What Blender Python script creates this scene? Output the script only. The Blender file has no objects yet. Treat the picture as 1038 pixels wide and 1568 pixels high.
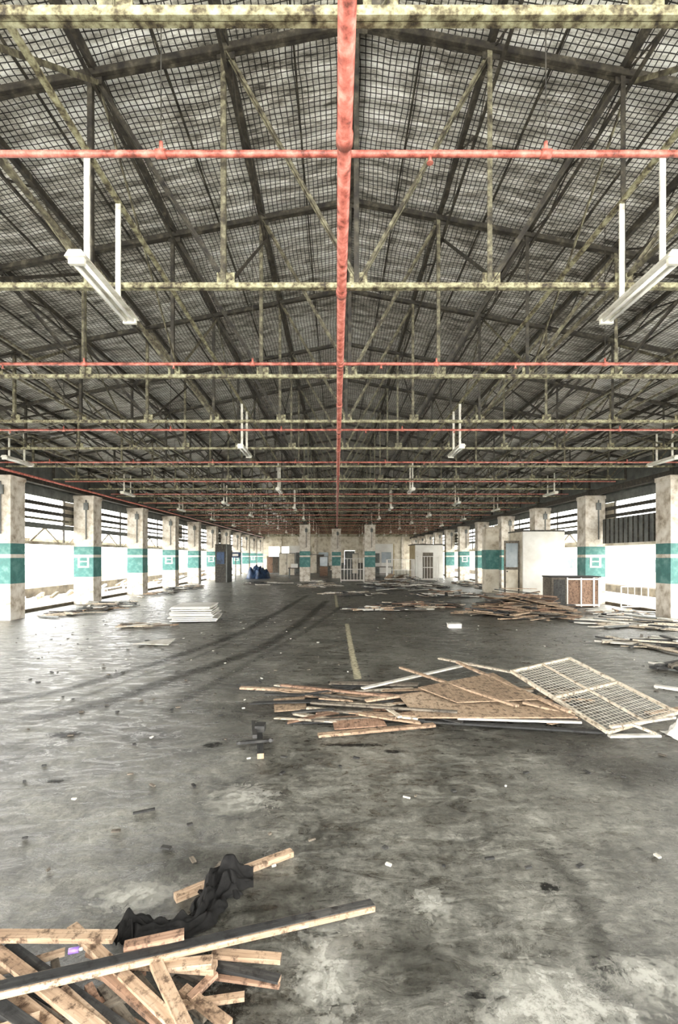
import bpy, math, random
from mathutils import Vector, Matrix, noise
R = random.Random(7)
EYE = 1.7

# ------------------------------------------------------------------ survey helper
# metre positions on a horizontal plane of height z, from bearing / depression readings
def P(x, y, z=0.0):
    d = 740.0*(EYE-z)/(y-852.0)
    return Vector(((x-515.0)*d/740.0, d, z))

# ------------------------------------------------------------------ materials
def nt(name):
    m = bpy.data.materials.new(name); m.use_nodes = True
    t = m.node_tree
    return m, t, t.nodes['Principled BSDF'], t.nodes['Material Output']
def ramp(t, stops):
    r = t.nodes.new('ShaderNodeValToRGB'); e = r.color_ramp.elements
    e[0].position, e[0].color = stops[0][0], (*stops[0][1], 1)
    e[1].position, e[1].color = stops[-1][0], (*stops[-1][1], 1)
    for p, c in stops[1:-1]:
        n = e.new(p); n.color = (*c, 1)
    return r
def noise_n(t, vec, scale, detail=6, rough=.6, dist=0):
    n = t.nodes.new('ShaderNodeTexNoise'); n.inputs['Scale'].default_value = scale
    n.inputs['Detail'].default_value = detail; n.inputs['Roughness'].default_value = rough
    n.inputs['Distortion'].default_value = dist
    t.links.new(vec, n.inputs['Vector']); return n
def coord(t, kind='Object', scale=(1,1,1)):
    c = t.nodes.new('ShaderNodeTexCoord'); mp = t.nodes.new('ShaderNodeMapping')
    mp.inputs['Scale'].default_value = scale
    t.links.new(c.outputs[kind], mp.inputs[0]); return mp.outputs[0]
def math_n(t, op, a, b=None, c=None):
    n = t.nodes.new('ShaderNodeMath'); n.operation = op
    for i, v in enumerate((a, b, c)):
        if v is None: continue
        if isinstance(v, (int, float)): n.inputs[i].default_value = v
        else: t.links.new(v, n.inputs[i])
    return n.outputs[0]
def bump(t, b, h, s=.3, d=.02):
    n = t.nodes.new('ShaderNodeBump'); n.inputs['Strength'].default_value = s
    n.inputs['Distance'].default_value = d
    t.links.new(h, n.inputs['Height']); t.links.new(n.outputs[0], b.inputs['Normal'])
def mixc(t, f, a, b, mode='MIX'):
    n = t.nodes.new('ShaderNodeMix'); n.data_type = 'RGBA'; n.blend_type = mode
    for s, v in ((0, f), (6, a), (7, b)):
        if isinstance(v, (int, float)): n.inputs[s].default_value = v
        elif isinstance(v, tuple): n.inputs[s].default_value = (*v, 1)
        else: t.links.new(v, n.inputs[s])
    return n.outputs[2]

def mottled(name, stops, scale=6, rough=.7, metal=0, bs=.2, kind='Object', vs=(1,1,1), detail=6, spec=.5):
    m, t, b, o = nt(name)
    v = coord(t, kind, vs); n = noise_n(t, v, scale, detail, .65)
    r = ramp(t, stops); t.links.new(n.outputs[0], r.inputs[0])
    t.links.new(r.outputs[0], b.inputs['Base Color'])
    b.inputs['Roughness'].default_value = rough; b.inputs['Metallic'].default_value = metal
    b.inputs['Specular IOR Level'].default_value = spec
    if bs: bump(t, b, n.outputs[0], bs)
    return m

M = {}
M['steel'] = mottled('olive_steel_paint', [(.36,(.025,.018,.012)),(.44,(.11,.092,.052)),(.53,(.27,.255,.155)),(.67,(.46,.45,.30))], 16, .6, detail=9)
M['steel_mid'] = mottled('dark_olive_steel', [(.34,(.018,.014,.010)),(.45,(.068,.058,.038)),(.55,(.155,.142,.092)),(.70,(.33,.315,.215))], 13, .6, detail=9)  # darker olive tone for truss verticals, diagonals and bracing
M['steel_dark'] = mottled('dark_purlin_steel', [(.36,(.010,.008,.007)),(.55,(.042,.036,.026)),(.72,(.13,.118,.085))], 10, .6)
M['red'] = mottled('red_pipe_paint', [(.34,(.11,.03,.02)),(.44,(.36,.095,.07)),(.56,(.54,.18,.14)),(.72,(.62,.35,.29))], 13, .38, detail=9)
M['white'] = mottled('white_enamel', [(.3,(.40,.36,.28)),(.5,(.70,.68,.60)),(.8,(.82,.81,.76))], 8, .45)
M['tube'] = mottled('fluorescent_glass', [(.3,(.75,.75,.72)),(.7,(.85,.85,.82))], 8, .15, bs=0)
M['column'] = mottled('column_paint', [(.32,(.22,.175,.13)),(.42,(.45,.39,.31)),(.52,(.62,.57,.49)),(.7,(.76,.72,.65))], 3.2, .8, detail=10)
M['teal'] = mottled('teal_paint', [(.3,(.04,.12,.11)),(.5,(.05,.18,.165)),(.75,(.18,.33,.30))], 4, .6, detail=9)
M['cream'] = mottled('cream_wall_paint', [(.33,(.30,.24,.17)),(.5,(.60,.54,.43)),(.75,(.78,.74,.65))], 1.5, .8)
M['wallwhite'] = mottled('white_partition_paint', [(.3,(.60,.57,.51)),(.7,(.82,.81,.77))], 1.2, .7, bs=.05)
M['dark'] = mottled('dark_rubber', [(.35,(.010,.010,.010)),(.7,(.05,.048,.043))], 14, .6)
M['greysteel'] = mottled('grey_sheet_metal', [(.3,(.05,.053,.05)),(.7,(.17,.18,.165))], 3, .5)
M['wire'] = mottled('galvanised_wire', [(.3,(.30,.28,.22)),(.7,(.58,.56,.49))], 9, .5, bs=0)
M['glass'] = mottled('dusty_glass', [(.3,(.18,.22,.24)),(.7,(.3,.34,.36))], 2, .2, bs=0)
M['blue'] = mottled('blue_tarpaulin', [(.35,(.008,.010,.016)),(.6,(.03,.07,.16))], 3, .5)
M['purple'] = mottled('purple_plastic', [(.3,(.12,.06,.3)),(.7,(.3,.2,.5))], 8, .3, bs=0)
M['cloth'] = mottled('black_cloth', [(.3,(.003,.003,.003)),(.8,(.016,.015,.014))], 30, .85, spec=.2)
M['ground'] = mottled('pale_yard_concrete', [(.3,(.64,.63,.58)),(.7,(.78,.77,.72))], .5, .9)
M['kerb'] = mottled('yard_kerb', [(.3,(.04,.03,.02)),(.7,(.18,.15,.105))], 2, .9)
M['chalk'] = mottled('pale_debris', [(.3,(.36,.34,.28)),(.7,(.70,.68,.63))], 9, .7)
M['yellow'] = mottled('yellow_panel', [(.3,(.30,.22,.10)),(.7,(.50,.42,.24))], 2, .7)

def wood(name, dark, mid, light):
    m, t, b, o = nt(name)
    v = coord(t, 'UV', (1,1,1))
    vg = coord(t, 'UV', (60,3.5,1)); g = noise_n(t, vg, 1.0, 6, .65)
    n2 = noise_n(t, v, .6, 3, .6); n3 = noise_n(t, v, 16, 6, .75)
    r = ramp(t, [(.36,dark),(.5,mid),(.64,light)])
    s = math_n(t,'ADD', math_n(t,'MULTIPLY', g.outputs[0], .55), math_n(t,'MULTIPLY', n2.outputs[0], .45))
    t.links.new(s, r.inputs[0])
    st = ramp(t, [(.38,(.20,.17,.145)),(.50,(1,1,1))]); t.links.new(n3.outputs[0], st.inputs[0])
    c = mixc(t, 1.0, r.outputs[0], st.outputs[0], 'MULTIPLY')
    t.links.new(c, b.inputs['Base Color']); b.inputs['Roughness'].default_value = .75
    bump(t, b, g.outputs[0], .4, .004)
    return m
M['wood'] = wood('pine_plank', (.19,.12,.075),(.37,.26,.17),(.54,.42,.31))
M['woodred'] = wood('reddish_plank', (.13,.078,.048),(.26,.155,.10),(.39,.265,.185))
M['ply'] = wood('plywood_sheet', (.19,.13,.085),(.32,.23,.15),(.42,.32,.225))
M['woodgrey'] = wood('weathered_plank', (.035,.030,.023),(.11,.092,.07),(.23,.195,.15))
M['woodpale'] = wood('pale_batten', (.34,.27,.19),(.54,.47,.365),(.68,.63,.53))
M['woodblack'] = wood('tarred_plank', (.008,.008,.008),(.022,.022,.021),(.08,.076,.068))

# concrete floor
def floor_mat():
    m, t, b, o = nt('stained_concrete')
    v = coord(t)
    big = noise_n(t, v, .35, 4, .6); mid = noise_n(t, v, 2.0, 10, .76, .6)
    fine = noise_n(t, v, 18, 10, .85, .4); vs = coord(t, 'Object', (1.4, 3.6, 1)); streak = noise_n(t, vs, 2.5, 10, .77, .8)
    s = math_n(t,'ADD', math_n(t,'MULTIPLY', big.outputs[0], .18), math_n(t,'MULTIPLY', mid.outputs[0], .28))
    s = math_n(t,'ADD', s, math_n(t,'MULTIPLY', fine.outputs[0], .29))
    s = math_n(t,'ADD', s, math_n(t,'MULTIPLY', streak.outputs[0], .25))
    r = ramp(t, [(.415,(.008,.0078,.006)),(.455,(.034,.033,.026)),(.495,(.086,.084,.070)),(.535,(.165,.161,.137)),(.60,(.33,.322,.28))])
    t.links.new(s, r.inputs[0])
    sp = noise_n(t, coord(t,'Object',(3,6,1)), 2.8, 9, .8, .6)
    spr = ramp(t, [(.36,(.08,.07,.06)),(.41,(1,1,1))]); t.links.new(sp.outputs[0], spr.inputs[0])
    c = mixc(t, .8, r.outputs[0], spr.outputs[0], 'MULTIPLY')
    pt = noise_n(t, v, 46, 4, .6)
    ptr = ramp(t, [(.35,(.22,.2,.18)),(.42,(1,1,1))]); t.links.new(pt.outputs[0], ptr.inputs[0])
    c = mixc(t, .7, c, ptr.outputs[0], 'MULTIPLY')
    vo = noise_n(t, v, 7.0, 10, .88, .6)
    vr = ramp(t, [(.575,(0,0,0)),(.66,(1,1,1))]); t.links.new(vo.outputs[0], vr.inputs[0])
    c = mixc(t, math_n(t,'MULTIPLY', vr.outputs[0], .55), c, (.42,.41,.36))
    vor = t.nodes.new('ShaderNodeTexVoronoi'); vor.feature='DISTANCE_TO_EDGE'; vor.inputs['Scale'].default_value=.55
    wv = t.nodes.new('ShaderNodeVectorMath'); wv.operation='ADD'; dn = noise_n(t, v, 2.0, 6, .7)
    t.links.new(v, wv.inputs[0]); t.links.new(dn.outputs['Color'], wv.inputs[1]); t.links.new(wv.outputs[0], vor.inputs['Vector'])
    ck = math_n(t,'MULTIPLY', math_n(t,'LESS_THAN', vor.outputs['Distance'], .004), math_n(t,'GREATER_THAN', big.outputs[0], .48))
    c = mixc(t, math_n(t,'MULTIPLY', ck, .5), c, (.02,.018,.015))
    sep = t.nodes.new('ShaderNodeSeparateXYZ'); t.links.new(v, sep.inputs[0])
    j = None
    for ax, per, off in ((1, 4.37, .6), (0, 4.5, 2.1)):
        f = math_n(t,'FRACT', math_n(t,'DIVIDE', math_n(t,'ADD', sep.outputs[ax], off+100*per), per))
        k = math_n(t,'LESS_THAN', f, .003)
        j = k if j is None else math_n(t,'MAXIMUM', j, k)
    c = mixc(t, math_n(t,'MULTIPLY', j, .3), c, (.03,.03,.025))
    t.links.new(c, b.inputs['Base Color'])
    rr = t.nodes.new('ShaderNodeMapRange'); rr.inputs[1].default_value=.40; rr.inputs[2].default_value=.60
    rr.inputs[3].default_value=.17; rr.inputs[4].default_value=.60
    t.links.new(streak.outputs[0], rr.inputs[0]); t.links.new(rr.outputs[0], b.inputs['Roughness'])
    b.inputs['IOR'].default_value=1.6
    h = math_n(t,'ADD', math_n(t,'MULTIPLY', fine.outputs[0], .4), math_n(t,'MULTIPLY', streak.outputs[0], 1.0))
    bump(t, b, h, .5, .035)
    return m
M['floor'] = floor_mat()

# roof lining: reflective foil behind wire mesh
def roof_mat():
    m, t, b, o = nt('foil_insulation_wire_mesh')
    v = coord(t); sep = t.nodes.new('ShaderNodeSeparateXYZ'); t.links.new(v, sep.inputs[0])
    wob = noise_n(t, v, 1.3, 2, .5)
    wo = math_n(t,'MULTIPLY', wob.outputs[0], .10)
    g = None
    for ax, per in ((0,.060),(1,.060)):
        f = math_n(t,'FRACT', math_n(t,'DIVIDE', math_n(t,'ADD', math_n(t,'ADD', sep.outputs[ax], wo), 50), per))
        k = math_n(t,'LESS_THAN', f, .17)
        g = k if g is None else math_n(t,'MAXIMUM', g, k)
    n1 = noise_n(t, coord(t,'Object',(1,3.5,1)), 3.2, 9, .8)
    n2 = noise_n(t, v, .6, 4, .65)
    s = math_n(t,'ADD', math_n(t,'MULTIPLY', n1.outputs[0], .7), math_n(t,'MULTIPLY', n2.outputs[0], .3))
    r = ramp(t, [(.40,(.12,.11,.09)),(.46,(.42,.40,.35)),(.52,(.75,.74,.69)),(.60,(.95,.95,.93))]); t.links.new(s, r.inputs[0])
    c = mixc(t, g, r.outputs[0], (.012,.010,.008))
    t.links.new(c, b.inputs['Base Color'])
    b.inputs['Roughness'].default_value = .34; b.inputs['Metallic'].default_value = .35
    w = math_n(t,'SINE', math_n(t,'MULTIPLY', math_n(t,'ADD', sep.outputs[1], wo), 2*math.pi/.27))
    bump(t, b, math_n(t,'ADD', math_n(t,'MULTIPLY', w, .5), n1.outputs[0]), .8, .045)
    return m
M['roof'] = roof_mat()

def decal(name, col, thr=.5, soft=.12, edge=1.0, scale=5, op=.9):
    m, t, b, o = nt(name)
    uv = coord(t, 'UV'); obj = coord(t)
    sep = t.nodes.new('ShaderNodeSeparateXYZ'); t.links.new(uv, sep.inputs[0])
    n = noise_n(t, obj, scale, 9, .8)
    a = math_n(t,'ABSOLUTE', sep.outputs[0])
    f = math_n(t,'SUBTRACT', n.outputs[0], math_n(t,'MULTIPLY', math_n(t,'POWER', a, 2.0), edge*.4))
    mr = t.nodes.new('ShaderNodeMapRange'); mr.inputs[1].default_value=thr-soft; mr.inputs[2].default_value=thr+soft
    mr.inputs[4].default_value = op
    t.links.new(f, mr.inputs[0])
    b.inputs['Base Color'].default_value=(*col,1); b.inputs['Roughness'].default_value=.45
    t.links.new(mr.outputs[0], b.inputs['Alpha'])
    return m
M['tyre'] = decal('tyre_rubber_mark', (.014,.013,.011), .40, .20, .8, 9, .62)
M['tyrefaint'] = decal('faint_tyre_mark', (.02,.019,.016), .45, .18, .7, 6, .4)
M['oil'] = decal('oil_stain_black', (.008,.008,.007), .42, .05, .8, 14, .85)
M['lime'] = decal('lime_dust', (.50,.49,.44), .45, .10, .6, 14, .65)
M['stainshade'] = decal('dark_stain_and_shade', (.028,.027,.022), .44, .14, .7, 7, .5)  # dark floor stains, plus shadow painted in around the mid pile
M['line'] = decal('worn_yellow_paint', (.60,.55,.38), .42, .1, .2, 16, .85)

# ------------------------------------------------------------------ mesh builder
class MB:
    def __init__(s): s.v=[]; s.f=[]; s.m=[]; s.uv=[]; s.mats=[]; s.sm=[]
    def mi(s, k):
        if k not in s.mats: s.mats.append(k)
        return s.mats.index(k)
    def face(s, idx, mat, uv, smooth=False):
        s.f.append(idx); s.m.append(s.mi(mat)); s.uv.append(uv); s.sm.append(smooth)
    def beam(s, p0, p1, w, h, mat, roll=0.0, up=None, endmat=None, skew=0):
        p0=Vector(p0); p1=Vector(p1); d=(p1-p0); L=d.length
        if L<1e-6: return
        d/=L; u=Vector(up) if up else (Vector((0,0,1)) if abs(d.z)<.95 else Vector((0,1,0)))
        a=d.cross(u).normalized(); c=a.cross(d).normalized()
        if roll:
            q=Matrix.Rotation(roll,3,d); a=q@a; c=q@c
        b=len(s.v); ou=R.random()*20; ov=R.random()*20
        for p,sg in ((p0,-1),(p1,1)):
            for i,j in ((-1,-1),(1,-1),(1,1),(-1,1)):
                s.v.append(p+a*(w/2*i)+c*(h/2*j)+d*(sg*skew*i*w/2))
        dims=[w,h,w,h]
        acc=0
        for i in range(4):
            j=(i+1)%4
            u0=ou+acc; u1=u0+dims[i]; acc+=dims[i]
            s.face((b+i,b+j,b+4+j,b+4+i),mat,[(u0,ov),(u1,ov),(u1,ov+L),(u0,ov+L)])
        e=endmat or mat
        s.face((b+3,b+2,b+1,b),e,[(ou,ov),(ou+w,ov),(ou+w,ov+h*.2),(ou,ov+h*.2)])
        s.face((b+4,b+5,b+6,b+7),e,[(ou,ov),(ou+w,ov),(ou+w,ov+h*.2),(ou,ov+h*.2)])
    def box(s, x0,x1,y0,y1,z0,z1,mat):
        s.beam(((x0+x1)/2,(y0+y1)/2,z0),((x0+x1)/2,(y0+y1)/2,z1),x1-x0,y1-y0,mat)
    def angle(s, p0,p1,w,t,mat,flip=1):
        s.beam(p0,p1,t,w,mat)
        p0=Vector(p0);p1=Vector(p1); d=(p1-p0).normalized()
        u=Vector((0,0,1)) if abs(d.z)<.95 else Vector((0,1,0))
        a=d.cross(u).normalized(); c=a.cross(d).normalized()
        o=a*(flip*w/2)-c*(w/2)
        s.beam(p0+o,p1+o,w,t,mat)
    def cyl(s,p0,p1,r,mat,n=10):
        p0=Vector(p0);p1=Vector(p1); d=(p1-p0).normalized()
        u=Vector((0,0,1)) if abs(d.z)<.9 else Vector((1,0,0))
        a=d.cross(u).normalized(); c=a.cross(d)
        b=len(s.v)
        for p in (p0,p1):
            for i in range(n):
                t=2*math.pi*i/n; s.v.append(p+a*(r*math.cos(t))+c*(r*math.sin(t)))
        for i in range(n):
            j=(i+1)%n; s.face((b+i,b+j,b+n+j,b+n+i),mat,[(0,0),(1,0),(1,1),(0,1)],True)
        s.face(tuple(b+i for i in reversed(range(n))),mat,[(0,0)]*n)
        s.face(tuple(b+n+i for i in range(n)),mat,[(0,0)]*n)
    def slab(s, pts, th, mat):
        n=len(pts); b=len(s.v); ou=R.random()*20
        P0=[Vector(p) for p in pts]
        nrm=(P0[1]-P0[0]).cross(P0[2]-P0[0]).normalized()
        if nrm.z<0: P0.reverse(); nrm=-nrm
        for p in P0: s.v.append(p)
        for p in P0: s.v.append(p-nrm*th)
        uv=[(p.x+ou,p.y) for p in P0]
        s.face(tuple(range(b,b+n)),mat,uv)
        s.face(tuple(reversed(range(b+n,b+2*n))),mat,list(reversed(uv)))
        for i in range(n):
            j=(i+1)%n; s.face((b+i,b+n+i,b+n+j,b+j),mat,[(0,0),(0,th),(.5,th),(.5,0)])
    def obj(s,name,loc=(0,0,0)):
        me=bpy.data.meshes.new(name); me.from_pydata([tuple(v) for v in s.v],[],s.f)
        for k in s.mats: me.materials.append(M[k])
        me.polygons.foreach_set('material_index',s.m); me.polygons.foreach_set('use_smooth',s.sm)
        ul=me.uv_layers.new(name='UVMap'); flat=[c for f in s.uv for uv in f for c in uv]
        ul.data.foreach_set('uv',flat); me.update()
        o=bpy.data.objects.new(name,me); o.location=loc; bpy.context.scene.collection.objects.link(o); return o
def inst(o,loc,name=None):
    n=bpy.data.objects.new(name or o.name.split('.')[0],o.data); n.location=loc
    bpy.context.scene.collection.objects.link(n); return n

# ------------------------------------------------------------------ room shell
CX=.2; ZA=EYE+4.94; SL=.19; Y0=-3.0; Y1=60.0; YB=60.0
def zr(x): return ZA-SL*abs(x-CX)
b=MB(); b.box(-9.6,9.9,Y0,Y1,-.2,0,'floor'); b.obj('floor')
b=MB(); b.box(-70,-9.6,-40,100,-.25,-.04,'ground'); b.obj('ground')
b=MB(); b.box(9.9,70,-40,100,-.25,-.04,'ground'); b.obj('ground')
b=MB(); b.box(-9.6,9.9,-40,Y0,-.25,-.04,'ground'); b.obj('ground')
b=MB(); b.box(-9.6,9.9,Y1,100,-.25,-.04,'ground'); b.obj('ground')

def roof():
    s=MB(); nx=64; ny=190
    for side in (-1,1):
        base=len(s.v)
        for j in range(ny+1):
            y=Y0+(Y1+.3-Y0)*j/ny
            for i in range(nx+1):
                x=CX+side*9.9*i/nx
                sag=.025*noise.noise(Vector((x*1.1,y*2.2,side)))
                s.v.append(Vector((x,y,zr(x)+sag)))
        for j in range(ny):
            for i in range(nx):
                a=base+j*(nx+1)+i
                q=(a,a+1,a+nx+2,a+nx+1)
                if side==1: q=tuple(reversed(q))
                s.face(q,'roof',[(0,0)]*4,True)
    o=s.obj('ceiling')
    md=o.modifiers.new('t','SOLIDIFY'); md.thickness=.03; md.offset=-1
roof()

# purlins
s=MB(); PIT=1.2
TS=2.185; ys=[TS*k for k in range(-1,28)]
for k in range(-7,8):
    x=CX+k*PIT
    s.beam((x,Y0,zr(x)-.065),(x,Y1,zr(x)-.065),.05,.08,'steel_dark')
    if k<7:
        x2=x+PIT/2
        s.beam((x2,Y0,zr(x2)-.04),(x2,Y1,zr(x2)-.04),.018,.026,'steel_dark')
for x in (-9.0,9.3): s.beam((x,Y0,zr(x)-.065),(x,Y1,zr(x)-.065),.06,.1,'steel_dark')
s.obj('roof_purlins')

# trusses
ZB=EYE+2.44
XLe,XRe=-8.95,9.15
def truss():
    s=MB()
    def zt(x): return zr(x)-.13
    for dy in (-.024,.024):
        s.beam((XLe,dy,ZB),(XRe,dy,ZB),.008,.045,'steel')
        s.beam((XLe,dy*.55,ZB-.020),(XRe,dy*.55,ZB-.020),.020,.006,'steel')
        for xe in (XLe,XRe):
            s.beam((CX,dy*1.4,zt(CX)),(xe,dy*1.4,zt(xe)),.008,.06,'steel_dark')
            s.beam((CX,dy*.8,zt(CX)-.03),(xe,dy*.8,zt(xe)-.03),.034,.007,'steel_dark')
    for k in range(-7,8):
        x=CX+k*PIT
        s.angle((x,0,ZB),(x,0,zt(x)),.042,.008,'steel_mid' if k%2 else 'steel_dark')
        if k!=0:
            xi=CX+(k-(1 if k>0 else -1))*PIT
            m=('steel_dark','steel_mid')[abs(k)%2]
            s.beam((x,.014,zt(x)),(xi,.014,ZB+.04),.010,.046,m)
            s.beam((x,-.006,zt(x)-.02),(xi,-.006,ZB+.02),.036,.007,m)
        s.beam((x-.08,0,ZB+.065),(x+.08,0,ZB+.065),.010,.12,'steel')
        s.beam((x-.08,0,zt(x)-.02),(x+.08,0,zt(x)-.02),.010,.13,'steel_dark')
    for xe,xi in ((XLe,CX-7*PIT),(XRe,CX+7*PIT)):
        s.beam((xe,0,ZB),(xe,0,zt(xe)),.06,.05,'steel_dark')
        s.beam((xe,0,zt(xe)),(xi,0,ZB),.012,.04,'steel_mid')
    return s
t0=truss().obj('roof_truss',(0,TS,0))
for y in ys:
    if abs(y-TS)<.01: continue
    inst(t0,(0,y,0))

# longitudinal sway bracing
s=MB()
for k in (-6,-4,-2,2,4,6):
    x=CX+k*PIT
    s.beam((x+.04,ys[0],ZB+.10),(x+.04,ys[-1],ZB+.10),.03,.03,'steel_mid')
    for i in range(len(ys)-1):
        a,bb=ys[i],ys[i+1]
        if i%2: a,bb=bb,a
        s.beam((x+.05,a,ZB+.08),(x+.05,bb,zr(x)-.2),.010,.04,'steel_mid')
for k in (-6,-5,-4,-3,-2,-1,1,2,3,4,5,6):
    x=CX+k*PIT; dz=.42 if k%2 else .26
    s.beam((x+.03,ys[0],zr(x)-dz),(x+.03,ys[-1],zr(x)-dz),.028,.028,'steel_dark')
    for i in range(len(ys)-1):
        a=ys[i]; q=TS/4
        for j in range(4):
            z0,z1=(zr(x)-.10,zr(x)-dz) if j%2==0 else (zr(x)-dz,zr(x)-.10)
            s.beam((x+.03,a+j*q,z0),(x+.03,a+(j+1)*q,z1),.008,.022,'steel_dark')
        if (i+k)%2==0 and k%2:
            s.beam((x+.05,a,ZB+.05),(x+.05,ys[i+1],zr(x)-.42),.010,.035,'steel_dark')
for sgn in (-1,1):
    for i in range(1,len(ys)-1,2):
        s.beam((CX+sgn*4*PIT,ys[i],ZB+.07),(CX+sgn*7*PIT,ys[i+1],ZB+.07),.03,.010,'steel_mid')
        s.beam((CX+sgn*7*PIT,ys[i],ZB+.09),(CX+sgn*4*PIT,ys[i+1],ZB+.09),.03,.010,'steel_dark')
for x in (-8.4,8.7):
    for i in range(len(ys)-1):
        s.beam((x,ys[i],ZB+.05),(x,ys[i+1],zr(x)-.1),.03,.012,'steel_dark')
        s.beam((x+.03,ys[i+1],ZB+.05),(x+.03,ys[i],zr(x)-.1),.03,.012,'steel_dark')
s.obj('roof_sway_bracing')

# red pipes
s=MB(); hz=EYE+2.29
s.cyl((.045,Y0,hz),(.045,37.5,hz),.040,'red',16)
y=1.1
while y<37:
    s.cyl((.045,y-.035,hz),(.045,y+.035,hz),.047,'red',16); y+=1.55
s.obj('sprinkler_main_pipe')
cy=2.84; zc=hz+.075
s=MB()
s.cyl((-8.55,0,zc),(8.8,0,zc),.019,'red',10)
s.cyl((.045,0,hz+.045),(.045,0,zc+.01),.03,'red',10)
for xx in (-7.2,-5.1,-3.1,-1.03,1.23,3.3,5.3,7.3):
    s.cyl((xx-.03,0,zc),(xx+.03,0,zc),.026,'red',10)
    s.cyl((xx,0,zc),(xx,0,zc+.07),.012,'red',8)
    s.cyl((xx,0,zc),(xx,0,zr(xx)-.05),.004,'steel_dark',6)
for xx in (-6.1,-4.1,-2.0,.55,2.2,4.3,6.3):
    s.cyl((xx,0,zc-.01),(xx,0,zc-.05),.010,'red',8)
    s.cyl((xx,0,zc-.05),(xx,0,zc-.055),.02,'red',8)
o=s.obj('sprinkler_branch_pipe',(0,cy,0))
for i in range(1,16): inst(o,(0,cy+3.1*i,0))
s=MB(); s.cyl((-8.45,Y0,EYE+2.22),(-8.45,56,EYE+2.22),.03,'red'); s.obj('fire_hose_pipe')

# conduits carrying the luminaires
s=MB()
for xx,hh in ((-1.95,3.15),(2.55,3.15),(-7.5,2.95),(7.7,2.95),(-4.7,3.05),(5.1,3.05)):
    s.beam((xx,Y0,EYE+hh+.02),(xx,56,EYE+hh+.02),.04,.03,'steel' if abs(xx)<3 else 'steel_mid')
s.obj('lighting_conduit')
def lamp(hh):
    s=MB(); z=EYE+2.24; L=1.0
    pr=[(-.08,0),(.08,0),(.048,.05),(-.048,.05)]
    b0=len(s.v)
    for yy in (0,L):
        for px,pz in pr: s.v.append(Vector((px,yy,z+pz)))
    for i in range(4):
        j=(i+1)%4; s.face((b0+i,b0+j,b0+4+j,b0+4+i),'white',[(0,0),(.2,0),(.2,1),(0,1)])
    s.face((b0+3,b0+2,b0+1,b0),'white',[(0,0)]*4); s.face((b0+4,b0+5,b0+6,b0+7),'white',[(0,0)]*4)
    for xx in (-.035,.035):
        s.cyl((xx,.04,z-.02),(xx,L-.04,z-.02),.015,'tube')
    for yy in (.02,L-.05): s.box(-.06,.06,yy,yy+.03,z-.045,z,'white')
    for yy in (.18,.72):
        s.beam((0,yy,z+.05),(0,yy,EYE+hh),.045,.014,'white')
    return s
for rowx,hh,y0_,sp,n in ((-1.95,3.15,3.6,6.2,9),(2.55,3.15,3.6,6.2,9),(-7.5,2.95,10.9,6.0,8),(7.7,2.95,10.9,6.0,8),(-4.7,3.05,20,6.2,6),(5.1,3.05,20,6.2,6)):
    o=None
    for i in range(n):
        p=(rowx,y0_+sp*i,0)
        if o is None: o=lamp(hh).obj('fluorescent_lamp',p)
        else: inst(o,p)

# columns
def column(logo=0):
    s=MB(); w=.35;d=.3
    s.box(-w,w,-d,d,0,.97,'column')
    s.box(-w,w,-d,d,.97,1.66,'teal'); s.box(-w,w,-d,d,1.66,1.76,'column'); s.box(-w,w,-d,d,1.76,2.05,'teal')
    s.box(-w,w,-d,d,2.05,3.86,'column')
    s.box(-w-.02,w+.02,-d-.02,d+.02,3.74,3.86,'column')
    if logo:
        s.box(-.2,.2,-d-.012,-d-.002,1.30,1.72,'wallwhite')
        s.box(-.13,.13,-d-.018,-d-.012,1.36,1.5,'teal'); s.box(-.13,.13,-d-.018,-d-.012,1.54,1.66,'teal')
    s.beam((.1,-d-.03,2.3),(.1,-d-.03,3.7),.03,.03,'greysteel')
    s.box(.02,.18,-d-.05,-d-.01,3.35,3.6,'greysteel')
    s.box(-.12,.12,-.08,.08,3.86,ZB-.03,'steel_dark')
    return s
XL,XR=-8.98,9.2
ca=column(0).obj('column',(XL,13.1-4.37*2,0)); cb=column(1).obj('column',(XL,17.47,0))
for i in range(-3,11):
    y=13.1+4.37*i
    for X in (XL,XR):
        if X==XL and i in (-2,1): continue
        src=cb if (i%2==1) else ca
        inst(src,(X,y,0))
for X,Y in ((-2.15,33.2),(0.0,38.0),(2.3,33.2)):
    inst(ca,(X,Y,0))

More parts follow.
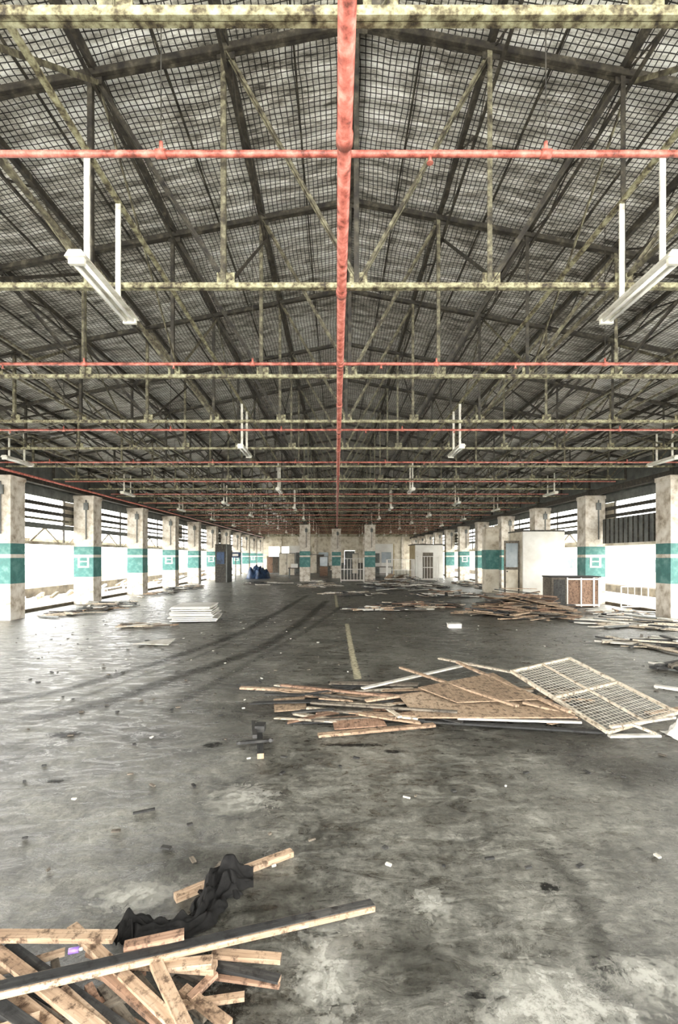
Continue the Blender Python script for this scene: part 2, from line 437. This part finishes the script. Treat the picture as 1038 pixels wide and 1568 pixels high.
# side walls: eave beam, clerestory louvres, lintel/awning
for side,X,nm in ((-1,XL,'wall_left'),(1,XR,'wall_right')):
    s=MB(); xo=X+side*.42
    s.box(X-.1,X+.1,Y0,Y1,3.87,4.05,'steel_dark')
    s.box(xo-.04,xo+.04,Y0,Y1,3.60,3.86,'greysteel')
    for z,h,mm in ((3.38,.11,'steel_dark'),(3.12,.11,'steel_dark'),(2.90,.07,'steel_mid')):
        s.beam((xo,Y0,z),(xo,Y1,z),.09,h,mm)
    s.box(xo-.05,xo+.05,Y0,Y1,2.60,2.76,'greysteel')
    s.box(xo-.05,xo+.05,Y0,Y1,2.08,2.17,'cream')
    s.box(xo+side*.12-.01,xo+side*.12+.01,Y0,Y1,3.86,4.86,'greysteel')
    y=Y0; q=0
    while y<Y1-1:
        s.beam((xo,y+.35,2.17),(xo,y+1.1,2.62),.03,.06,'cream')
        s.beam((xo,y+1.85,2.17),(xo,y+1.1,2.62),.03,.06,'cream')
        s.beam((xo,y,2.1),(xo,y,3.8),.05,.05,'steel_dark')
        s.beam((xo,y,2.6),(xo+side*1.2,y,2.3),.04,.05,'cream')
        if q%5==4: s.box(xo+side*.06,xo+side*.08,y+.1,y+2.1,2.78,3.6,'cream')
        y+=2.185; q+=1
    s.box(xo+side*1.2-.03,xo+side*1.2+.03,Y0,Y1,2.18,2.34,'cream')
    s.box(xo-.06,xo+.06,Y0,Y1,0.0,.10,'kerb')
    s.obj(nm)
s=MB(); xs=XR+.22; s.box(xs,xs+.04,13.45,17.1,2.15,3.0,'greysteel')
for i in range(14): s.box(xs-.03,xs,13.5+i*.26,13.53+i*.26,2.15,3.0,'steel_dark')
s.obj('roller_shutter')
# back wall
s=MB()
s.box(-9.6,-8.4,YB,YB+.2,0,4.5,'cream')
s.box(-8.4,-5.4,YB,YB+.2,2.9,4.5,'cream')
s.box(-5.4,1.0,YB,YB+.2,0,4.5,'cream'); s.box(1.0,2.3,YB,YB+.2,2.4,4.5,'cream')
s.box(2.3,5.9,YB,YB+.2,0,4.5,'cream'); s.box(5.9,7.1,YB,YB+.2,2.4,4.5,'cream'); s.box(7.1,9.9,YB,YB+.2,0,4.5,'cream')
s.box(-9.6,9.9,YB,YB+.2,4.5,6.6,'steel_dark')
for x in (-6.9,-4.6,-2.6,-.6,3.4,5.0,8.2): s.box(x-.14,x+.14,YB-.15,YB,0,4.5,'column')
s.box(-5.4,1.0,YB-.03,YB,0,.9,'greysteel'); s.box(2.3,5.9,YB-.03,YB,0,.9,'woodgrey')
s.box(-4.3,-3.0,YB-.03,YB,1.0,2.2,'glass'); s.box(-2.2,-1.0,YB-.03,YB,1.0,2.2,'glass')
s.obj('wall_back')
for x0,x1,n in ((1.0,2.3,1),(5.9,7.1,2)):
    s=MB(); s.box(x0+.01,x0+.07,YB+.02,YB+.15,0,2.38,'woodgrey'); s.box(x1-.07,x1-.01,YB+.02,YB+.15,0,2.38,'woodgrey'); s.box(x0+.07,x1-.07,YB+.02,YB+.15,2.32,2.38,'woodgrey')
    s.box(x0+.07,x1-.07,YB+.06,YB+.10,0,2.32,'greysteel'); s.box(x1-.2,x1-.14,YB+.02,YB+.06,1.0,1.06,'chalk')
    s.obj('door_%d'%n)
# partitions near the far end
s=MB(); s.box(3.4,5.4,46,46.1,0,2.9,'wallwhite'); s.box(5.4,5.5,46,49,0,2.9,'yellow'); s.box(4.3,5.2,45.95,46,1.1,2.1,'glass'); s.box(3.6,4.1,45.95,46,0,2.0,'greysteel'); s.obj('partition_booth')
s=MB(); s.box(-4.9,-2.8,50,50.1,0,2.8,'wallwhite'); s.box(-4.2,-3.5,49.95,50,0,2.1,'greysteel'); s.box(-2.8,-2.7,50,53,0,2.8,'cream'); s.obj('partition_booth')
s=MB(); s.box(6.2,8.4,38,38.12,0,2.6,'wallwhite'); s.box(6.2,6.32,38.12,41,0,2.6,'yellow'); s.box(6.8,7.6,37.97,38,0,2.0,'woodgrey'); s.box(6.1,8.5,37.9,41.1,2.6,2.68,'steel_dark'); s.obj('storage_booth')
def locker(x,y,w,h,a,b_,nm='storage_locker'):
    s=MB(); s.box(x,x+w,y,y+.6,0.02,h,'greysteel'); s.box(x+.04,x+w/2-.02,y-.02,y,.08,h-.06,a); s.box(x+w/2+.02,x+w-.04,y-.02,y,.08,h-.06,b_)
    s.box(x+w/2-.1,x+w/2-.06,y-.04,y-.02,h*.5,h*.6,'dark'); s.obj(nm)
locker(-5.0,42,1.4,2.0,'cream','cream'); locker(-2.6,47,1.4,1.9,'cream','woodgrey'); locker(.9,46,1.2,2.0,'greysteel','cream'); locker(-6.9,48,1.2,1.7,'woodred','woodgrey')
s=MB(); s.box(-1.4,-.7,40,40.6,0.02,1.7,'woodgrey'); s.box(-1.36,-.74,39.98,40,.1,.85,'woodred'); s.box(-1.36,-.74,39.98,40,.9,1.65,'glass'); s.obj('glazed_cabinet')
s=MB(); s.box(-7.9,-7.2,31.5,31.56,0,2.5,'steel_dark'); s.box(-7.2,-7.12,31.5,33.0,0,2.5,'greysteel'); s.box(-7.8,-7.3,31.47,31.5,1.2,2.0,'blue'); s.obj('notice_board')
def bench(x,y,w,h):
    s=MB(); s.box(x,x+w,y,y+.7,h-.06,h,'woodgrey')
    for xx in (x+.04,x+w-.1):
        for yy in (y+.04,y+.6): s.box(xx,xx+.06,yy,yy+.06,0,h-.06,'greysteel')
    s.box(x+.1,x+w-.1,y+.1,y+.6,.25,.28,'woodgrey'); s.box(x+.2,x+.7,y+.2,y+.5,h,h+.3,'wallwhite'); s.obj('work_bench')
bench(-3.6,36,1.6,.85); bench(2.9,40,1.8,.85); bench(-.9,44,1.6,.85)

# white office box on the right with open door
s=MB(); x0,x1,y0,y1,zt=7.65,9.35,19.8,21.45,2.72
s.box(x0,x1,y0,y0+.08,0,zt,'wallwhite'); s.box(x0,x1,y1-.08,y1,0,zt,'wallwhite')
s.box(x0,x0+.08,y0+.08,y0+.45,0,zt,'cream'); s.box(x0,x0+.08,y0+1.35,y1-.08,0,zt,'cream')
s.box(x0,x0+.08,y0+.45,y0+1.35,2.1,zt,'cream'); s.box(x0-.03,x1,y0-.03,y1,zt,zt+.06,'steel_dark')
s.box(x0-.02,x0,y0+.42,y0+.47,0,2.12,'woodgrey'); s.box(x0-.02,x0,y0+1.33,y0+1.38,0,2.12,'woodgrey')
s.obj('site_office')
s=MB(); s.box(7.0,7.62,20.15,20.2,0.02,2.35,'woodgrey'); s.box(7.06,7.56,20.13,20.15,1.25,2.25,'glass'); s.box(7.06,7.56,20.13,20.15,.12,1.15,'cream'); s.box(7.08,7.13,20.10,20.13,1.05,1.1,'dark'); s.obj('door_3')
s=MB(); s.box(7.0,7.6,22.6,23.2,0,3.0,'cream'); s.box(6.98,7.62,22.58,23.22,1.1,2.0,'teal'); s.box(6.95,7.65,22.55,23.25,3.0,3.1,'column'); s.obj('brick_pillar')

# ------------------------------------------------------------------ yard
s=MB()
s.box(-13.2,-12.8,-5,60,-.04,.35,'kerb')
for i in range(90):
    y=R.uniform(2,50); x=R.uniform(-12.6,-10.6); l=R.uniform(.4,1.6); a=R.uniform(0,3.14)
    s.beam((x,y,.1),(x+l*math.cos(a)*.4,y+l*math.sin(a),.12+R.random()*.2),.12,.10,R.choice(['kerb','wood','woodgrey','chalk']))
s.obj('yard_kerb_with_debris')
s=MB(); s.box(-17.2,-17,-5,60,-.04,.9,'cream')
for i in range(22): s.beam((-17.1,i*3,.9),(-17.1,i*3,1.9),.05,.05,'wire')
s.beam((-17.1,-5,1.9),(-17.1,62,1.9),.05,.05,'wire')
s.obj('boundary_fence')
s=MB(); s.box(14.0,14.3,12,60,-.04,3.0,'wallwhite')
for y in (19.0,27,35): 
    s.box(13.96,14,y,y+2.2,1.0,1.55,'glass'); s.box(13.94,13.99,y+1.05,y+1.12,1.0,1.55,'wallwhite')
s.box(13.5,14,12,60,-.04,.3,'kerb'); s.box(13.9,14.0,12,60,2.3,2.45,'greysteel')
s.obj('neighbouring_building')

# ------------------------------------------------------------------ debris generators
def pile(cx,cy,rx,ry,h,n,mats,seed,lmin=.3,lmax=1.6,wmax=.14,sheets=0,dirn=0.0):
    rr=random.Random(seed); s=MB()
    for i in range(n):
        r=(rr.random()**.6); a=rr.uniform(0,6.28)
        x=cx+rx*r*math.cos(a); y=cy+ry*r*math.sin(a); L=rr.uniform(lmin,lmax)
        if rr.random()<.6: an=dirn+rr.gauss(0,.35)
        else: an=rr.uniform(0,3.14)
        zz=.02+h*max(0,1-r)*rr.uniform(.2,1); tilt=rr.uniform(-.12,.12)*min(1,h*3)
        dx=math.cos(an)*L/2; dy=math.sin(an)*L/2; dz=min(abs(tilt*L/2),max(zz-.02,0))*(1 if tilt>0 else -1)
        w=rr.uniform(.04,wmax)
        s.beam((x-dx,y-dy,zz-dz+.012),(x+dx,y+dy,zz+dz+.012),w,rr.uniform(.012,.04),rr.choice(mats),skew=rr.choice([0,0,.5,-.8]))
    for i in range(sheets):
        x=cx+rr.uniform(-.5,.5)*rx; y=cy+rr.uniform(-.5,.5)*ry; a=rr.uniform(-.6,.6); A=rr.uniform(.4,.8); B=rr.uniform(.3,.5)
        z0=.04+h*rr.uniform(.2,.6); c,sn=math.cos(a),math.sin(a); tl=rr.uniform(-.1,.2)*h*2
        s.slab([(x+c*u*A-sn*v*B,y+sn*u*A+c*v*B,max(.03,z0+u*tl)) for u,v in ((-1,-1),(1,-1),(1,1),(-1,1))],.012,rr.choice(['ply','woodred','ply']))
    return s
WW=['chalk','woodpale','wood','woodgrey','woodblack','greysteel']
pile(5.35,14.0,1.25,1.1,.8,150,['woodred','woodgrey','wood','woodgrey','woodblack','ply','woodblack'],3,.5,1.7,.16,12).obj('broken_wood_pile')
pile(2.9,16.6,1.6,.8,.14,70,['woodred','woodgrey','woodpale','woodblack'],4,.2,1.0).obj('scrap_debris_row')
pile(1.5,15.2,1.2,.4,.14,70,['wood','chalk','woodgrey','woodblack'],5,.2,.9).obj('scrap_debris_row')
pile(3.7,26.5,2.2,3,.8,160,['woodgrey','chalk','greysteel','woodblack','woodblack'],6,.4,1.6,.2,8).obj('scrap_metal_pile')
pile(-1.0,27.5,1.3,1.2,.4,60,['chalk','woodpale','woodgrey','woodblack'],8,.3,1.1).obj('scrap_debris_row')
pile(.6,21.5,1.6,1.0,.14,60,['chalk','woodpale','woodgrey','woodblack'],9,.2,.9).obj('scrap_debris_row')
pile(4.6,20.6,1.6,.8,.3,80,['chalk','woodpale','woodgrey','woodblack','woodred'],39,.2,1.1).obj('scrap_debris_row')
pile(-4.5,30,1.6,1.6,.15,45,['chalk','woodblack','woodgrey'],29,.3,1.1).obj('scrap_debris_row')
pile(-7.7,15.6,.6,2.6,.2,70,WW,10,.2,1.2).obj('rubble_strip')
pile(-7.9,24,.5,4.5,.2,70,WW,11,.2,1.2).obj('rubble_strip')
pile(7.75,28,.4,3.6,.35,80,WW,31,.2,.9).obj('rubble_strip')
pile(-4.7,11.7,.55,.3,.03,16,['woodpale','wood','chalk','woodgrey'],12,.3,.9,.1).obj('loose_battens')
pile(8.0,12.1,1.5,.9,.14,80,['chalk','woodpale','greysteel','woodpale','woodblack'],13,.6,2.2,.14,dirn=-.25).obj('white_trim_scraps')
pile(6.7,9.3,1.2,.6,.12,45,['chalk','woodpale','woodgrey','woodblack'],14,.5,1.8,.10,dirn=-.2).obj('white_trim_scraps')
pile(5.6,7.2,.7,.4,.25,38,['woodgrey','chalk','greysteel','woodblack'],15,.3,.9,.12).obj('white_trim_scraps')
pile(8.3,14.4,.9,.5,.1,30,['chalk','woodpale','wood','woodblack'],16,.4,1.2,.12).obj('loose_battens')

# scattered fragments
s=MB(); rr=random.Random(21)
for i in range(1000):
    y=2.6+rr.random()**1.4*28; x=rr.uniform(-6.8,6.6)
    if y<4.5 and abs(x)>3: continue
    if -.9<x<4 and 4.2<y<6.6: continue
    l=rr.uniform(.012,.06)+(.08 if rr.random()<.07 else 0); a=rr.uniform(0,3.14)
    s.beam((x,y,.007),(x+l*math.cos(a),y+l*math.sin(a),.007),rr.uniform(.008,.03),.010,rr.choice(['chalk','woodgrey','woodgrey','dark','dark','woodblack']))
s.obj('scattered_fragments')

# stack of white panels
s=MB(); rr=random.Random(5)
for i in range(9):
    z=.03+i*.045; dx=rr.uniform(-.06,.06); dy=rr.uniform(-.08,.08); a=rr.uniform(-.04,.04)+.1
    w=.58-.012*i; L=1.0; c,sn=math.cos(a),math.sin(a); cx,cyy=-3.75+dx,12.9+dy
    s.slab([(cx+c*u*w-sn*v*L*.6,cyy+sn*u*w+c*v*L*.6,z+.03) for u,v in ((-1,-1),(1,-1),(1,1),(-1,1))],.028,'wallwhite')
    for u in (-.8,0,.8): s.box(cx+u*w-.03,cx+u*w+.03,cyy-.45,cyy+.45,z-.014,z+.002,'woodgrey')
s.obj('stacked_white_panels')
a=P(245,985); s=MB(); s.slab([(a.x-.45,a.y-.2,.03),(a.x+.25,a.y-.25,.02),(a.x+.2,a.y+.3,.05),(a.x-.2,a.y+.25,.02)],.012,'chalk'); s.obj('crumpled_sheet')
a=P(697,962); s=MB(); s.box(a.x-.15,a.x+.15,a.y,a.y+.2,0,.09,'wallwhite'); s.box(a.x-.16,a.x+.16,a.y-.01,a.y+.21,.09,.105,'chalk'); s.obj('white_carton')

# wooden cabinets right
s=MB(); x0,x1,y0,y1=7.15,8.75,16.05,16.75
s.box(x0,x0+.5,y0,y1,.03,1.0,'woodgrey'); s.box(x0-.02,x1+.03,y0-.02,y1+.02,1.0,1.04,'woodblack')
s.box(x0+.5,x1,y0+.04,y1,.03,.98,'woodred')
for x in (x0+.52,x0+.98,x1-.03,x1-.2): s.box(x-.02,x+.02,y0-.01,y0+.04,.03,1.0,'wallwhite')
for z in (.06,.92): s.box(x0+.5,x1,y0,y0+.035,z,z+.05,'wallwhite')
s.box(x0+.06,x0+.44,y0-.012,y0,.1,.93,'woodblack')
s.obj('wooden_cabinet')
def frame(name,x,y,w,h,nb,mat='wallwhite',d=0.0,t=.035):
    s=MB()
    for yy in ((y,y+d) if d else (y,)):
        s.beam((x,yy,0),(x,yy,h),t,t,mat); s.beam((x+w,yy,0),(x+w,yy,h),t,t,mat)
        s.beam((x,yy,h),(x+w,yy,h),t,t,mat); s.beam((x,yy,.12),(x+w,yy,.12),t,t,mat)
        for i in range(1,nb): s.beam((x+w*i/nb,yy,.12),(x+w*i/nb,yy,h),t*.5,t*.5,mat)
        s.beam((x,yy,h*.55),(x+w,yy,h*.55),t*.7,t*.7,mat)
    if d:
        for xx in (x,x+w):
            for z in (.12,h): s.beam((xx,y,z),(xx,y+d,z),t,t,mat)
            for i in range(1,5): s.beam((xx,y+d*i/5,.12),(xx,y+d*i/5,h),t*.5,t*.5,mat)
    return s.obj(name)
frame('white_gate_frame',8.95,15.2,.85,.75,4)
frame('wire_cage',3.3,31.0,1.7,1.5,8,d=1.0)
frame('wire_cage',.3,31.5,1.5,1.55,7,d=1.0)
frame('wire_cage',5.6,33,1.4,1.7,7,d=1.0)
def mound(name,cx,cy,rx,ry,h,mat,seed,n=28,pw=2.2):
    s=MB(); 
    for j in range(n+1):
        for i in range(n+1):
            u=-1+2*i/n; v=-1+2*j/n; r=min(1,math.hypot(u,v))
            q=Vector((u*2.3+seed,v*2.3,seed)); f=noise.noise(q)+.5*noise.noise(q*2.7)
            z=h*(1-r**pw)*(0.8+.6*f); s.v.append(Vector((cx+rx*u*(1+.1*f),cy+ry*v*(1+.1*f),max(.004,z))))
    for j in range(n):
        for i in range(n):
            a=j*(n+1)+i; s.face((a,a+1,a+n+2,a+n+1),mat,[(0,0)]*4,True)
    return s.obj(name)
mound('blue_tarp_bundle',-6.1,37.5,.9,1.1,.95,'blue',7.7,pw=5)
s=MB(); s.box(-7.45,-6.75,34,34.04,1.6,2.0,'blue'); s.box(-7.3,-6.9,33.98,34,1.72,1.88,'wallwhite'); s.beam((-7.1,34.06,0),(-7.1,34.06,2.0),.05,.05,'greysteel'); s.obj('blue_sign_board')

# ------------------------------------------------------------------ mid pile
s=MB()
def pl(a,za,b_,zb,w,t,mat,skew=0,roll=0,endmat=None):
    s.beam(P(*a,za),P(*b_,zb),w,t,mat,skew=skew,roll=roll,endmat=endmat)
rr=random.Random(33)
for i in range(110):
    x=rr.uniform(440,880); y=rr.uniform(1056,1108); p=P(x,y,.02); an=rr.gauss(-.08,.3); L=rr.uniform(.15,1.0)
    d=Vector((math.cos(an),math.sin(an),0))*L/2; p.z=rr.uniform(.012,.10)
    s.beam(p-d,p+d,rr.uniform(.02,.08),rr.uniform(.008,.02),rr.choice(['wood','woodgrey','woodpale','woodred','woodblack','woodgrey','woodblack']),skew=rr.choice([0,.6,-.6]))
s.slab([P(612,1066,.15),P(745,1037,.17),P(885,1098,.12),P(640,1098,.10)],.014,'ply')
s.slab([P(640,1052,.20),P(755,1030,.21),P(825,1070,.18),P(700,1075,.17)],.012,'ply')
s.slab([P(419,1070,.06),P(466,1066,.06),P(470,1085,.05),P(420,1089,.05)],.012,'ply')
s.slab([P(508,1098,.06),P(580,1093,.07),P(592,1110,.05),P(512,1116,.05)],.012,'woodred')
pl((368,1053),.05,(508,1060),.06,.07,.025,'wood')
pl((430,1049),.07,(600,1066),.13,.05,.022,'woodred')
pl((487,1126),.02,(665,1110),.03,.07,.025,'wood')
pl((452,1092),.03,(512,1104),.04,.08,.02,'woodpale')
pl((505,1046),.04,(640,1048),.10,.12,.02,'woodgrey')
pl((555,1054),.12,(722,1016),.14,.06,.02,'chalk')
pl((613,1022),.18,(792,1081),.20,.05,.022,'wood')
pl((672,1008),.16,(782,1029),.17,.06,.02,'woodpale')
pl((700,1014),.22,(872,1090),.16,.05,.025,'wood')
pl((476,1076),.10,(700,1090),.15,.04,.02,'woodgrey')
pl((470,1084),.06,(640,1100),.07,.05,.02,'woodpale')
pl((465,1100),.02,(650,1102),.05,.05,.02,'woodblack')
pl((640,1103),.03,(925,1121),.015,.07,.02,'woodblack')
pl((700,1100),.07,(890,1106),.05,.03,.02,'chalk')
pl((590,1082),.10,(612,1098),.09,.05,.02,'woodpale')
pl((560,1073),.12,(655,1060),.14,.06,.02,'wood')
pl((800,1075),.17,(880,1094),.10,.07,.02,'ply')
s.obj('broken_board_pile')
# mesh gate
s=MB(); A=P(783,1028,.30);B=P(872,1008,.34);C=P(1036,1091,.06);D=P(930,1121,.05)
for a,b_ in ((A,B),(B,C),(C,D),(D,A)): s.beam(a,b_,.035,.03,'woodpale')
s.beam((A+D)/2,(B+C)/2,.035,.03,'woodpale'); s.beam((A+B)/2+Vector((0,0,.01)),(C+D)/2+Vector((0,0,.01)),.025,.02,'woodpale')
for i in range(1,26):
    t=i/26; s.beam(A.lerp(D,t),B.lerp(C,t),.0035,.0035,'wire')
for i in range(1,22):
    t=i/22; s.beam(A.lerp(B,t),D.lerp(C,t),.0035,.0035,'wire')
s.obj('wire_mesh_gate')
s=MB()
pl((935,1113),.13,(1032,1098),.14,.04,.02,'woodpale'); pl((932,1127),.012,(1010,1126),.012,.05,.02,'chalk')
pl((965,1108),.16,(1005,1124),.10,.03,.02,'woodpale'); pl((1002,1050),.02,(1080,1062),.02,.09,.03,'chalk'); pl((990,1092),.015,(1075,1080),.015,.06,.02,'wood')
s.obj('loose_battens')
mound('white_plastic_bag',P(1045,1128).x,P(1045,1128).y,.12,.14,.16,'wallwhite',5.2,16)

# steel bracket on floor
s=MB()
s.beam(P(399,1158,.03),P(397,1120,.03),.055,.045,'woodblack',endmat='wood')
s.beam(P(362,1138,.065),P(418,1133,.065),.028,.022,'dark')
s.box(P(398,1130).x-.05,P(398,1130).x+.04,P(398,1130).y,P(398,1130).y+.12,.05,.11,'dark')
s.beam(P(390,1128,.10),P(388,1106,.03),.04,.03,'dark')
s.cyl(P(366,1138,.0),P(366,1138,.07),.013,'dark'); s.cyl(P(414,1134,.0),P(414,1134,.09),.016,'dark')
s.obj('steel_bracket')

# ------------------------------------------------------------------ foreground pile
s=MB()
pl((268,1375),.016,(340,1345),.016,.045,.03,'wood'); pl((340,1345),.016,(447,1305),.016,.045,.03,'wood')
s.obj('loose_battens')
s=MB()
rr=random.Random(77)
for i in range(42):   # tangle underneath
    x=rr.uniform(-120,310); y=rr.uniform(1470,1650)-max(0,-x)*.1; p=P(x,y,.02); an=rr.choice([-.75,-.9,.2,-.5])+rr.gauss(0,.2); L=rr.uniform(.25,.6)
    if x>180: L*=.6
    d=Vector((math.cos(an),math.sin(an),0))*L/2; p.z=rr.uniform(.012,.05)
    s.beam(p-d,p+d,rr.uniform(.025,.045),rr.uniform(.015,.022),rr.choice(['wood','woodgrey','woodred','woodblack','woodgrey','woodred']))
pl((-40,1480),.06,(120,1610),.05,.055,.02,'wood')
pl((-60,1520),.06,(70,1620),.05,.05,.02,'wood')
pl((10,1450),.08,(215,1600),.05,.05,.025,'woodblack',endmat='wood')
pl((-20,1445),.10,(160,1585),.08,.045,.02,'wood')
pl((90,1520),.07,(190,1610),.05,.055,.025,'wood')
pl((110,1420),.11,(300,1600),.07,.042,.025,'wood')
pl((150,1480),.09,(275,1590),.06,.04,.02,'woodred')
pl((238,1474),.11,(292,1590),.09,.045,.022,'wood')
pl((200,1472),.07,(330,1482),.07,.05,.025,'wood')
pl((250,1480),.10,(325,1472),.10,.045,.02,'wood')
pl((325,1460),.05,(430,1468),.04,.040,.02,'wood')
pl((318,1476),.03,(428,1502),.02,.04,.022,'woodblack',endmat='wood')
pl((300,1492),.02,(428,1510),.015,.02,.012,'woodred')
pl((280,1515),.04,(350,1570),.03,.04,.02,'wood')
pl((330,1490),.05,(290,1530),.04,.03,.02,'woodred')
pl((-60,1500),.09,(60,1585),.08,.045,.022,'woodblack')
pl((-60,1600),.08,(60,1560),.08,.045,.02,'wood')
pl((-60,1433),.14,(176,1434),.13,.05,.022,'wood')
pl((190,1450),.15,(282,1430),.15,.04,.022,'woodred')
a=P(-40,1525,.17); b_=P(570,1386,.05)
s.beam(a,b_,.060,.024,'wood',endmat='wood'); up=Vector((0,0,.014))
s.beam(a+up,b_+up,.046,.006,'woodblack')
s.obj('broken_plank_pile')
s=MB(); a=P(105,1457,.165); s.cyl(a,a+Vector((.035,.01,.0)),.011,'purple',14); s.cyl(a+Vector((.035,.01,0)),a+Vector((.048,.014,0)),.006,'chalk',12); s.obj('purple_bottle')

# black cloth: gathered strip with folds
def cloth():
    s=MB(); pts=[P(180,1440,.04),P(200,1418,.04),P(250,1418,.04),P(300,1408,.04),P(322,1375,.04),P(345,1345,.04),P(388,1340,.04)]
    wd=[.035,.085,.075,.06,.085,.125,.05]; n=110; mm=40
    for i in range(n+1):
        t=i/n*(len(pts)-1); k=min(int(t),len(pts)-2); f=t-k; f2=f*f*(3-2*f)
        p0=pts[max(k-1,0)];p1=pts[k];p2=pts[k+1];p3=pts[min(k+2,len(pts)-1)]
        c=.5*((2*p1)+(p2-p0)*f+(2*p0-5*p1+4*p2-p3)*f*f+(3*p1-p0-3*p2+p3)*f**3)
        tan=(p2-p0)*.5+(2*p0-5*p1+4*p2-p3)*f+(3*p1-p0-3*p2+p3)*1.5*f*f
        w=wd[k]*(1-f2)+wd[k+1]*f2
        w*=1+.35*noise.noise(Vector((i*.16,3,3)))
        d=tan.normalized(); a=Vector((-d.y,d.x,0))
        for j in range(mm+1):
            v=-1+2*j/mm
            q=Vector((i*.06,v*2.6,1.7)); fo=noise.noise(q)+.6*noise.noise(q*2.1)+.2*noise.noise(q*4)
            z=.012+.065*(1-v*v)*(.8+1.0*fo)*(w/.08)
            p=c+a*(v*w*(1+.25*noise.noise(Vector((i*.2,j*.1,9)))))
            p.z=max(.006+.004*abs(fo),z); s.v.append(p)
    for i in range(n):
        for j in range(mm):
            a=i*(mm+1)+j; s.face((a,a+mm+1,a+mm+2,a+1),'cloth',[(0,0)]*4,True)
    return s.obj('black_cloth')
cloth()

# ------------------------------------------------------------------ floor markings
def ribbon(name,pts,w,mat,z,sub=8):
    s=MB(); P_=[P(x,y,0) for x,y in pts]; c=[]
    for i in range(len(P_)-1):
        p0=P_[max(i-1,0)];p1=P_[i];p2=P_[i+1];p3=P_[min(i+2,len(P_)-1)]
        for k in range(sub):
            t=k/sub; c.append(.5*((2*p1)+(p2-p0)*t+(2*p0-5*p1+4*p2-p3)*t*t+(3*p1-p0-3*p2+p3)*t**3))
    c.append(P_[-1])
    for i,p in enumerate(c):
        d=(c[min(i+1,len(c)-1)]-c[max(i-1,0)]).normalized(); a=Vector((-d.y,d.x,0))
        for u in (-1,0,1): q=p+a*(w/2*u); q.z=z; s.v.append(q)
    for i in range(len(c)-1):
        for k in (0,1):
            a=i*3+k; u=[-1,0,1]
            s.face((a,a+3,a+4,a+1),mat,[(u[k],i),(u[k],i+1),(u[k+1],i+1),(u[k+1],i)])
    return s.obj(name)
ribbon('tyre_mark',[(60,1100),(165,1075),(240,1047),(330,1018),(400,992),(448,962),(480,938),(500,920)],.34,'tyre',.0012)
ribbon('tyre_mark',[(-60,1085),(90,1058),(190,1030),(290,998),(370,968),(425,938),(470,912)],.28,'tyre',.0012)
ribbon('tyre_mark',[(-40,1125),(80,1085),(200,1040),(290,1010),(350,985)],.14,'tyrefaint',.0016)
ribbon('tyre_mark',[(250,1090),(390,1010),(470,965),(520,930)],.2,'tyrefaint',.0016)
ribbon('tyre_mark',[(830,1300),(880,1360),(915,1440),(935,1520),(940,1600)],.16,'tyrefaint',.0012)
ribbon('painted_line',[(548,1040),(538,995),(531,955)],.11,'line',.0018)
ribbon('painted_line',[(516,930),(514,915),(513,905)],.11,'line',.0018)
def blob(name,x,y,rx,ry,mat,z=.0014):
    s=MB(); c=P(x,y,0); n=28; s.v.append(Vector((c.x,c.y,z)))
    for i in range(n):
        a=2*math.pi*i/n; s.v.append(Vector((c.x+rx*math.cos(a),c.y+ry*math.sin(a),z)))
    for i in range(n): s.face((0,1+i,1+(i+1)%n),mat,[(0,0),(1,0),(1,0)])
    s.obj(name)
blob('dust_patch',505,1480,.18,.32,'lime'); blob('dust_patch',860,1540,.5,.25,'lime'); blob('dust_patch',1000,1500,.3,.15,'lime')
blob('dust_patch',660,1383,.14,.14,'lime'); blob('dust_patch',375,1222,.35,.28,'lime'); blob('dust_patch',205,1372,.3,.14,'lime')
blob('oil_stain',325,1140,.14,.10,'oil'); blob('oil_stain',600,1151,.16,.06,'oil'); blob('oil_stain',540,1141,.5,.06,'oil')
blob('oil_stain',100,1125,.28,.14,'oil'); blob('oil_stain',85,1196,.12,.05,'oil'); blob('oil_stain',840,1358,.08,.06,'oil')
blob('oil_stain',745,1530,.14,.05,'oil'); blob('oil_stain',350,1530,.16,.18,'oil')
blob('stain_and_shade',450,1372,.4,.25,'stainshade'); blob('stain_and_shade',330,1318,.5,.2,'stainshade'); blob('stain_and_shade',820,1130,1.4,.5,'stainshade')  # dark stains; the last one is shadow painted under the mid pile
blob('stain_and_shade',480,1085,1.6,.6,'stainshade'); blob('stain_and_shade',640,1470,.4,.25,'stainshade'); blob('stain_and_shade',1000,1180,.9,.4,'stainshade')  # first one is painted shadow at the mid pile's left, others stains

# ------------------------------------------------------------------ light
w=bpy.data.worlds.new('sky'); bpy.context.scene.world=w; w.use_nodes=True
bg=w.node_tree.nodes['Background']; bg.inputs[0].default_value=(1,.99,.95,1); bg.inputs[1].default_value=12.5
sc=bpy.context.scene
sc.view_settings.view_transform='Standard'

cam=bpy.data.cameras.new('camera'); co=bpy.data.objects.new('camera',cam); sc.collection.objects.link(co)
co.location=(0,0,EYE); co.rotation_euler=(math.pi/2,0,0)
cam.sensor_fit='VERTICAL'; cam.sensor_height=36; cam.sensor_width=24; cam.lens=740/1568*36
cam.shift_y=68/1568; cam.shift_x=4/1568; cam.clip_start=.05; cam.clip_end=300
sc.camera=co
